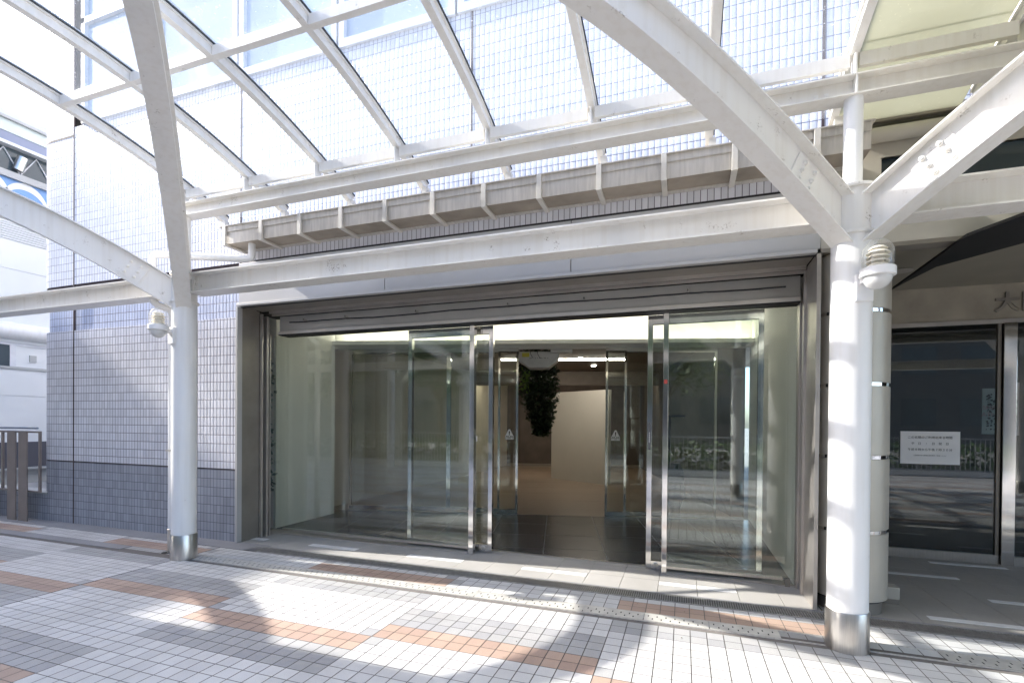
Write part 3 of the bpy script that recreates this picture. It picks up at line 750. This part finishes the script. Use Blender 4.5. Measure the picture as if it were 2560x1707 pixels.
for y, lab in ((YC, 'cream upper purlin beam on the column posts under the glass roof'), (2*YR-YC, 'cream upper purlin beam of the outer canopy row')):
    t = thing('purlin_beam', lab, 'beam', 'upper purlin beams')
    ibeam_x(XA-.06, XB+BAY+.1, y, 3.655, 3.79, .14, .01, .007).build('beam', PURLIN, t)
    for X in (XB,):
        MB().box(X-.006, X+.006, y-.068, y+.068, 3.666, 3.779).build('stiffener', WHITE, t)
        for q_ in (.16, .22): MB().obox((X-q_, y-.008, 3.71), (.011, 0, 0), (0, .008, 0), (0, 0, .011)).build('bolt', WHITE, t)
t = thing('ridge_beam', 'white ridge beam joining the curved arms at the canopy crown', 'beam')
ibeam_x(XA-BAY, XB+BAY, YR, 3.78, 3.92, .12).build('beam', WHITE, t)

# ================================================================== GLASS VAULT
zu = lambda y: 4.215-.079*max(abs(y-YR)-(2.0-YR), 0)**2
gr_ = thing('glass_roof', 'curved glass canopy roof on white glazing bars above the entrance', 'glass roof')
nb = int(round(BAY/.8767))
bars = [XA+k*BAY/7 for k in range(0, 15)]
Y0, Y1 = 4.36, -1.28
NY = 44; ys = [Y0+(Y1-Y0)*k/NY for k in range(NY+1)]
for X in bars:
    mb = MB()
    def rg(hw, a, b): return [[(X-hw, y, zu(y)+a), (X+hw, y, zu(y)+a), (X+hw, y, zu(y)+b), (X-hw, y, zu(y)+b)] for y in ys]
    mb.sweep(rg(.027, .0, .010)).sweep(rg(.022, .010, .066)).sweep(rg(.036, .066, .078)).sweep(rg(.03, .094, .112))
    mb.build('glazing_bar', WHITE, gr_, smooth=False)
    gs = MB(); gs.sweep([[(X+s_*.036, y, zu(y)+.079), (X+s_*.043, y, zu(y)+.079), (X+s_*.043, y, zu(y)+.093), (X+s_*.036, y, zu(y)+.093)] for y in ys for s_ in (1,)])
    gs.build('gasket', BLACKM, gr_)
    MB().box(X-.035, X+.035, YC-.05, YC+.05, 3.792, 3.80).box(X-.006, X+.006, YC-.045, YC+.045, 3.80, zu(YC)-.002).build('foot_bracket', WHITE, gr_)
    MB().box(X+.0, X+.055, 4.29, 4.35, 3.715, 3.80).build('end_clip', PURLIN, gr_)
def rail(name, y, z0, z1, w_, m=WHITE):
    for a, b in zip(bars, bars[1:]): MB().box(a+.028, b-.028, y-w_/2, y+w_/2, z0, z1).build(name, m, gr_)
for y in (YC, 2*YR-YC): rail('edge_rail', y+.0, 3.865, 3.952, .035, PURLIN)
for y in (2.73, .35): rail('cross_rail', y, zu(y)-.0, zu(y)+.074, .05)
rows = [(4.38, 3.86), (3.86, 2.74), (2.72, 1.55), (1.53, .36), (.34, -.77), (-.79, -1.28)]
for a, b in zip(bars, bars[1:]):
    fro = a >= XB-.01
    for (ya, yb) in ([(4.545, 3.86)]+rows[1:] if fro else rows):
        nn_ = max(3, int((ya-yb)/.12)); yy = [ya+(yb-ya)*k/nn_ for k in range(nn_+1)]
        mb = MB(); mb.sweep([[(a+.044, y, zu(y)+.081), (b-.044, y, zu(y)+.081), (b-.044, y, zu(y)+.091), (a+.044, y, zu(y)+.091)] for y in yy])
        mb.build('frosted_pane' if fro else 'glass_pane', FROST if fro else ROOFG, gr_)

# ================================================================== GUTTER
gu = thing('roof_gutter', 'weathered metal box gutter with strap brackets along the tiled wall', 'gutter')
g0, g1 = -5.02, 1.28
gm = MB()
gm.box(g0, g1, 4.275, 4.280, 3.515, 3.66).box(g0, g1, 4.547, 4.552, 3.52, 3.72).box(g0, g0+.004, 4.28, 4.547, 3.52, 3.66)
gm.build('trough', GALV, gu)
MB().box(g0, g1, 4.281, 4.546, 3.515, 3.520).build('trough_bottom', mat('stained_gutter_bottom', (.36, .31, .25), .6, 0, .25, 3), gu)
MB().box(g0-.03, g1, 4.262, 4.275, 3.655, 3.70).box(g0-.03, g1, 4.262, 4.30, 3.70, 3.706).box(g0, g1, 4.262, 4.274, 3.648, 3.654).build('lip', GALV, gu)
MB().box(g0-.06, g1+.02, 4.24, 4.33, 3.707, 3.714).build('flashing', GALV, gu)
X = -4.99
bx = [-4.99]+[-4.454+.5353*k for k in range(10)]+[.93]
for X in bx: MB().box(X-.022, X+.022, 4.238, 4.262, 3.490, 3.706).box(X-.022, X+.022, 4.262, 4.55, 3.490, 3.512).build('bracket', GALV2, gu, bevel=.002)
MB().box(g0, g1, 4.50, 4.552, 3.506, 3.514).build('wall_cleat', GALV, gu)
dp = thing('downpipe', 'white drain pipe from the gutter end down behind the left column', 'pipe')
mb = MB()
mb.tube([(-4.70, 4.36, 3.515), (-4.70, 4.36, 3.37), (-4.71, 4.35, 3.345), (-4.74, 4.335, 3.335), (-5.55, 3.915, 3.335), (-5.60, 3.89, 3.33), (-5.62, 3.88, 3.30), (-5.62, 3.88, 2.86), (-5.61, 3.885, 2.81), (-5.57, 3.90, 2.77), (-5.46, 3.945, 2.73), (-5.43, 3.955, 2.70), (-5.42, 3.96, 2.65), (-5.42, 3.96, .25)], .038, 20)
mb.build('pipe', WHITE2, dp, smooth=True)
MB().lathe([(.042, 0), (.042, .24), (.047, .245), (.047, .265), (.042, .27)], -5.42, 3.96, 20).build('foot_socket', STEEL, dp, smooth=True)
MB().lathe([(.05, .0), (.05, .004)], -5.46, 3.93, 16).build('floor_hole', BLACKM, dp)
MB().box(-5.46, -5.38, 3.91, 3.925, 1.14, 1.155).build('strap', STEEL, dp)

# ================================================================== COLUMN LAMPS
def lamp(loc, label, d):
    """d: unit vector from lamp towards the column"""
    t = thing('column_lamp', label, 'lamp', 'bulkhead lamps on the canopy columns', loc)
    gl = MB(); pr = [(.082, .03), (.084, .10), (.084, .125)]+[(.084*math.cos(R(a)), .125+.09*math.sin(R(a))) for a in range(10, 90, 8)]+[(.002, .215)]
    gl.lathe(pr, n=40, cap=False); gl.build('glass_dome', LAMPG, t, smooth=True)
    for k in range(5):
        z = .042+k*.027; rr = .062 if k < 4 else .05
        MB().lathe([(rr-.022, z+.013), (rr, z), (rr+.001, z+.003), (rr-.018, z+.018), (rr-.03, z+.018)], n=32, cap=False).build('louvre_ring', LAMPI, t, smooth=True)
    MB().lathe([(.03, .0), (.034, .15), (.02, .155)], n=24).build('lamp_holder', LAMPI, t, smooth=True)
    MB().lathe([(.090, -.018), (.094, -.015), (.094, .03), (.090, .034), (.07, .034)], n=40).build('collar', LAMPW, t, smooth=True)
    MB().lathe([(.002, -.095)]+[(.076*math.sin(R(a)), -.02-.076*math.cos(R(a))) for a in range(8, 90, 8)]+[(.076, -.018)], n=36, cap=False).build('lower_bowl', mat('milky_bowl', (.66, .655, .64), .2), t, smooth=True)
    dv = Vector((d[0], d[1], 0)).normalized(); sd = Vector((-dv.y, dv.x, 0))
    MB().obox(dv*.125+Vector((0, 0, -.055)), dv*.014, sd*.055, (0, 0, .085)).build('mounting_plate', LAMPW, t, bevel=.004)
    MB().obox(dv*.095+Vector((0, 0, -.01)), dv*.03, sd*.035, (0, 0, .02)).build('neck', LAMPW, t)
    return t
lamp((XB+.075, YC-.235, 2.425), 'white bulkhead lamp with clear dome on the right column', (-.3, .95))
lamp((XA-.045, YC-.25, 2.43), 'white bulkhead lamp with clear dome on the left column beside the downpipe', (.2, .98))
lamp((XA, 2*YR-YC+.25, 2.43), 'white bulkhead lamp on the outer left column behind the viewer', (0, -1))
lamp((XB, 2*YR-YC+.25, 2.43), 'white bulkhead lamp on the outer right column behind the viewer', (0, -1))

# ================================================================== TAN COLUMN + PORCH
tc = thing('round_clad_column', 'round tan metal clad column with polished bands behind the right white column', 'column')
TX, TY, TR = 1.295, 4.76, .27
MB().lathe([(.235, .0), (.235, .10)], TX, TY, 48).build('plinth', BRDARK, tc, smooth=True)
zs = [.10, .655, 1.24, 1.81, 2.385, 2.875]
for a, b in zip(zs, zs[1:]): MB().lathe([(TR-.004, a+.014), (TR, a+.019), (TR, b-.019), (TR-.004, b-.014)], TX, TY, 64).build('cladding', TAN, tc, smooth=True)
for z in zs[1:-1]: MB().lathe([(TR-.006, z-.0135), (TR-.006, z+.0135)], TX, TY, 64).build('band', MIRROR, tc, smooth=True)
MB().lathe([(TR-.02, .1), (TR-.02, 2.875)], TX, TY, 48).build('core', BLACKM, tc)
po = thing('porch', 'dark recessed porch of the second entrance right of the tan column', 'porch')
MB().box(1.03, 12, 4.545, 4.70, 2.868, 2.90).build('front_edge', BRDARK, po)
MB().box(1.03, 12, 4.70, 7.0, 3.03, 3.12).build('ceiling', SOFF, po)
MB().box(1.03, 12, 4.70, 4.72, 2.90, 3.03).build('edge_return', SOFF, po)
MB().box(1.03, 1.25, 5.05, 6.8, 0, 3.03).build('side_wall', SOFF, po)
MB().box(1.25, 12, 6.76, 6.80, 2.64, 3.03).build('sign_wall', mat('cream_marble_panel', (.40, .36, .29), .22, 0, .3, 2.2), po)
MB().box(1.25, 12, 6.735, 6.76, 2.60, 2.645).build('header', BRONZE, po)
MB().lathe([(.095, 3.012), (.09, 3.02), (.05, 3.028)], 2.02, 5.86, 32).build('downlight', mat('downlight_trim', (.5, .47, .42), .4), po, smooth=True)
bp = MB(); bz = 2.838
pts2 = [(1.945, 5.912), (1.89, 4.369), (2.052, 4.02), (2.12, 3.99), (2.45, 3.99), (2.38, 4.342), (2.353, 4.658), (2.014, 5.135), (1.961, 5.606)]
bp.sweep([[(a, b, bz) for a, b in pts2], [(a, b, bz+.02) for a, b in pts2]])
bp.build('black_ribbed_panel', MESHB, po)
sg = thing('building_sign', 'bronze raised Japanese characters above the second glass entrance', 'sign')
text('大', .215, 'character', BRDARK, sg, (3.275, 6.745, 2.812), depth=.006, bold=.007)
text('阪', .215, 'character', BRDARK, sg, (3.50, 6.745, 2.812), depth=.006, bold=.007)
# second entrance doors
d2 = thing('porch_glass_door', 'dark glass door pane carrying the white notice in the porch', 'glass door', 'porch glass doors')
DY = 6.75
MB().box(1.30, 3.19, DY-.004, DY+.004, .10, 2.60).build('pane', DOORG, d2)
MB().box(1.30, 3.225, DY-.02, DY+.02, .0, .10).build('bottom_rail', STEEL, d2)
MB().box(3.195, 3.225, DY-.02, DY+.02, .10, 2.60).build('stile', BRDARK, d2)
d3 = thing('porch_glass_door', 'glass door with wide polished stile at the far right edge', 'glass door', 'porch glass doors')
MB().box(3.235, 3.345, DY-.05, DY+.0, .0, 2.60).build('stile', MIRROR, d3, bevel=.003)
MB().box(3.345, 5.6, DY-.034, DY-.026, .10, 2.60).build('pane', DOORG, d3)
MB().box(3.345, 5.6, DY-.05, DY-.0, .0, .10).build('bottom_rail', STEEL, d3)
MB().box(2.05, 2.075, DY-.03, DY-.01, 2.45, 2.60).build('hinge', STEEL, d2)
no = thing('notice_sheet', 'white opening hours notice taped on the dark porch glass', 'notice')
nx = (2.332+2.874)/2+.006; MB().box(2.336, 2.882, DY-.012, DY-.009, 1.062, 1.428).build('paper', PAPER, no)
for s_, z, sz in (('この玄関のご利用出来る時間', 1.358, .0315), ('平　日　・　日　祝　日', 1.290, .0315), ('午前８時から午後７時３０分', 1.222, .0315), ('上記時間以外は南側正面玄関をご利用ください', 1.158, .0145)):
    text(s_, sz, 'text_line', INK, no, (nx, DY-.0135, z), depth=.0003)
rm = thing('porch_interior', 'dark hall with posters behind the porch doors', 'hall')
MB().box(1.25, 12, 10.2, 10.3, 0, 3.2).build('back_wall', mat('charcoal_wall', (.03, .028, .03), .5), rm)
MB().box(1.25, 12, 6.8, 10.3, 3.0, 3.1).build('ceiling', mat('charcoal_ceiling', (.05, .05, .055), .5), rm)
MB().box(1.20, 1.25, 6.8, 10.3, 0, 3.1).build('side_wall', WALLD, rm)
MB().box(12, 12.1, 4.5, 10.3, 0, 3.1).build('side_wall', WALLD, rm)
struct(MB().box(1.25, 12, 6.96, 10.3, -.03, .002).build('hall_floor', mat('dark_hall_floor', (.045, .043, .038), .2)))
def poster(x0, x1, y, z0, z1, col, label, words):
    t = thing('poster', label, 'poster', 'posters in the dark hall')
    MB().box(x0, x1, y, y+.01, z0, z1).build('sheet', col, t)
    rnd = random.Random(int(x0*100)); b = MB()
    for k in range(60):
        a = rnd.uniform(x0+.04, x1-.05); z = rnd.choice((rnd.gauss(z0+.72*(z1-z0), .1), rnd.gauss(z0+.25*(z1-z0), .1)))
        s_ = rnd.uniform(.006, .016); z = min(max(z, z0+.06), z1-.1)
        b.poly([(a, y-.002, z), (a+s_*2, y-.002, z+s_*.3), (a+s_*1.5, y-.002, z+s_*2.2), (a-s_*.4, y-.002, z+s_*1.3)])
    b.build('artwork', INK, t)
    for w_, z in words: text(w_, .085, 'lettering', mat('pinkish_print', (.45, .3, .32), .6), t, ((x0+x1)/2, y-.004, z))
poster(4.101, 4.294, 9.0, 1.378, 2.039, mat('pale_blue_paper', (.42, .50, .52), .6), 'pale blue poster with ATHL lettering and black figures', (('SHIN', 1.76), ('ATHL', 1.66)))
poster(4.423, 4.521, 9.0, 1.365, 2.120, mat('lilac_paper', (.36, .33, .38), .6), 'narrow lilac poster right of the polished door stile', ())
bxp = tag(MB().box(1.60, 1.71, 4.90, 5.02, .045, .145).build('junction_box', CREAM, bevel=.004), 'small cream box standing at the foot of the tan column', 'box')
MB().box(1.605, 1.705, 4.905, 5.015, .0, .043).build('foot', BRDARK, bxp)

# ================================================================== FAR LEFT: LOW WALL, RAILING, NEIGHBOUR
lwt = tag(flat_wall('low_tiled_wall', TILEG, -13.8, XC+.02, YW+.002, 0, .385, None), 'low grey tiled parapet wall left of the rounded corner', 'wall')
MB().box(-13.8, XC-.1, YW+.004, YW+.25, .0, .38).build('wall_body', TILEG, lwt, uv=lambda c: (c.x, c.z))
MB().box(-13.8, XC-.1, YW-.01, YW+.26, .385, .41).build('coping', NBL, lwt)
rl = thing('railing', 'taupe steel railing with flat posts on the low wall at far left', 'railing')
for a, b in ((-9.42, -9.22), (-9.15, -8.95), (-10.3, -10.1), (-10.05, -9.85)): MB().box(a, b, 4.40, 4.415, .0, 1.30).build('flat_post', TAUPE, rl)
MB().box(-12, -8.70, 4.425, 4.45, 1.285, 1.31).box(-12, -8.70, 4.425, 4.45, .43, .45).box(-8.735, -8.70, 4.425, 4.45, .45, 1.285).box(-9.62, -9.585, 4.425, 4.45, .45, 1.285).build('frame', TAUPE, rl)
MB().tube([(-12, 4.5, 1.352), (-8.9, 4.5, 1.352)], .016, 10).build('handrail', BLUR, rl, smooth=True)
nb_ = thing('neighbour_building', 'white panelled neighbouring building with big pipe and blue sign at far left', 'building')
NX = -15
def strip(name, z0, z1, m, dx=0, y0=5.2, y1=30): return MB().box(NX-3, NX+dx, y0, y1, z0, z1).build(name, m, nb_)
for z0, z1, m, dx, nm in ((-.05, .28, NBL, .05, 'base_ledge'), (.28, .32, NBL, .2, 'ledge'), (.32, .93, TILEG, 0, 'tiled_base'), (.93, 2.02, NBW, 0, 'wall_panel'), (2.035, 2.66, NBW, 0, 'wall_panel'), (2.66, 2.72, NBL, .03, 'window_sill'), (3.28, 3.45, NBW, .05, 'wall_panel'), (3.45, 5.0, NBW, 0, 'wall_panel'), (5.015, 5.68, NBW, 0, 'wall_panel'), (6.2, 6.3, NBW, .05, 'ledge'), (6.3, 6.36, NBL, .1, 'ledge'), (7.1, 7.25, NBL, .15, 'ledge'), (7.83, 7.9, NBW, .2, 'ledge'), (7.9, 8.15, NBB, .1, 'blue_band'), (8.15, 8.42, NBG, .12, 'green_band'), (8.42, 8.48, NBL, .2, 'eave'), (8.48, 8.62, NBG, .16, 'eave')):
    strip(nm, z0, z1, m, dx)
MB().box(NX-3, NX-.02, 5.2, 30, 0, 8.5).build('core', NBW, nb_)
for k in range(9): MB().box(NX-.02, NX+.02, 5.2, 30, 5.70+k*.055, 5.70+k*.055+.03).build('louvre_blade', NBW, nb_)
MB().tube([(NX+.05, 5.2, 3.55), (NX+.05, 30, 3.55)], .2, 24).build('duct', WHITE2, nb_, smooth=True)
y = 6.2
while y < 14:
    wf = MB().box(NX-.02, NX+.02, y, y+.06, 2.72, 3.28).box(NX-.02, NX+.02, y+.85, y+.9, 2.72, 3.28).box(NX-.02, NX+.02, y+.06, y+.85, 3.22, 3.28).build('window', WINF, nb_)
    MB().box(NX-.02, NX+.0, y+.06, y+.85, 2.72, 3.22).build('pane', WINB if y < 6.9 else NBW, wf); y += .9
MB().box(NX-.02, NX+.03, 7.42, 7.55, 2.86, 3.02).build('vent', NBL, nb_)
MB().box(NX-.02, NX+.01, 5.2, 30, 7.25, 7.83).build('clerestory', WINB, nb_)
for k in range(12):
    yy = 6.0+k*.62
    MB().tube([(NX+.03, yy, 7.3), (NX+.03, yy+.3, 7.8), (NX+.03, yy+.6, 7.3)], .018, 6).build('truss', WINF, nb_)
MB().tube([(NX+.1, 7.15, 7.34), (NX+.16, 7.22, 7.66)], .10, 16).build('spotlight', STEEL, nb_, smooth=True)
bsn = thing('blue_sign', 'blue banner sign with white curved stroke on the neighbouring building', 'sign')
MB().box(NX+.02, NX+.06, 5.4, 9.2, 6.36, 7.1).build('panel', NBS, bsn)
def ribbon(cx_, cz_, r0, a0, a1, w_, zs_=1.3):
    mb = MB(); n_ = 24
    for k in range(n_):
        A_, B_ = a0+(a1-a0)*k/n_, a0+(a1-a0)*(k+1)/n_
        wa, wb = w_*(.35+.65*math.sin(math.pi*(k+.3)/(n_+.6))), w_*(.35+.65*math.sin(math.pi*(k+1.3)/(n_+.6)))
        mb.poly([(NX+.066, cx_+(r0-wa)*math.cos(A_), cz_+(r0-wa)*zs_*math.sin(A_)), (NX+.066, cx_+r0*math.cos(A_), cz_+r0*zs_*math.sin(A_)), (NX+.066, cx_+r0*math.cos(B_), cz_+r0*zs_*math.sin(B_)), (NX+.066, cx_+(r0-wb)*math.cos(B_), cz_+(r0-wb)*zs_*math.sin(B_))])
    return mb
ribbon(7.32, 6.50, .46, R(10), R(165), .12).build('white_stroke', NBW, bsn)
ribbon(6.55, 6.50, .52, R(15), R(110), .12).build('white_stroke', NBW, bsn)
# ================================================================== AROUND THE VIEWER (seen in the glass, casts the shade)
fc = thing('shade_slab', 'unseen flat opaque slab added outside the left edge to shade the paving', 'roof')  # opaque slab added out of view to shade the left paving
MB().box(-30, -7.35, -4.2, 1.86, 4.02, 4.2).build('slab', CREAM, fc)
for X in (-9, -14, -19): MB().lathe([(.12, 0), (.12, 4.02)], X, -3.6, 24).build('post', WHITE2, fc, smooth=True)
tw_ = thing('shading_tower', 'unseen tall block placed far to the left so its edge shades the plaza', 'building')  # unseen block, placed and sized to cast the broad shade at left
MB().box(-60, -35.8, -15, 8, 0, 20).build('body', NBW, tw_)
tg = MB()
for k in range(6): tg.box(-35.8, -35.78, -14, 7, 2+k*3, 3.6+k*3)
tg.build('window_band', WINB, tw_)
pr2 = thing('plaza_railing', 'white plaza railing behind the viewer', 'railing')
mbr = MB()
RAILM = mat('grey_railing_paint', (.34, .35, .35), .5)
mbr.box(-30, 16, -5.04, -4.98, 1.08, 1.13).box(-30, 16, -5.03, -4.99, .12, .16).build('rails', RAILM, pr2)
mbr = MB()
for k in range(380): mbr.box(-30+k*.12, -30+k*.12+.018, -5.02, -5.0, .16, 1.08)
mbr.build('balusters', RAILM, pr2)
struct(MB().box(-40, 25, -5.3, -4.9, -.04, .12).build('plaza_kerb', STRIPE))
struct(MB().quad((-80, -11, -.04), (60, -11, -.04), (60, -5.3, -.04), (-80, -5.3, -.04)).build('road', mat('asphalt', (.06, .06, .06), .8)))
ob = thing('opposite_building', 'grey office block across the road behind the viewer', 'building')
MB().box(-40, 30, -38, -24, 0, 11).build('body', mat('grey_render', (.11, .11, .105), .7), ob)
ow = MB()
for k in range(3):
    for q_ in range(22): ow.box(-38+q_*3, -36.2+q_*3, -24, -23.97, 1.5+k*3.2, 3.2+k*3.2)
ow.build('windows', WINB, ob)
def tree(x, y, h, r0, seed):
    t = thing('street_tree', 'green street tree across the road behind the viewer, number %d from the left' % seed, 'tree', 'street trees behind the viewer')
    rnd = random.Random(seed)
    tm = MB().tube([(x, y, 0), (x+.1, y, h*.3), (x-.05, y+.1, h*.55), (x, y, h*.8)], .16, 8)
    blobs = []
    for k in range(7):
        a = rnd.uniform(0, 6.28); q_ = Vector((x+r0*.6*math.cos(a), y+r0*.6*math.sin(a), h*rnd.uniform(.5, .9))); blobs.append((q_, r0*rnd.uniform(.35, .6)))
        tm.tube([(x, y, h*.4), tuple(q_)], .05, 5)
    tm.build('trunk', BARK, t)
    def fn(rn):
        c, rr = rn.choice(blobs); v = Vector((rn.gauss(0, 1), rn.gauss(0, 1), rn.gauss(0, 1))).normalized()*rr*rn.random()**.4; return c+v, 1
    leaves(2200, fn, .28, seed+50).build('crown', mat('tree_leaf', (.05, .10, .028), .6, 0, .4, 2), t)
for k, (x, y, h, r0) in enumerate(((-26, -14, 6, 2.6), (-19, -13, 5.5, 2.4), (-13, -14.5, 6.3, 2.8), (-7, -13, 5.4, 2.4), (-1, -14, 6, 2.6)), 1): tree(x, y, h, r0, k)
he = struct(leaves(9000, lambda rn: ((rn.uniform(-32, 18), rn.uniform(-7.6, -6.2), rn.uniform(0, .9)), 1), .2, 99).build('hedge', mat('hedge_leaf', (.04, .09, .02), .6, 0, .4, 2)), 'stuff')
he['label'] = 'clipped green hedge beyond the railing'
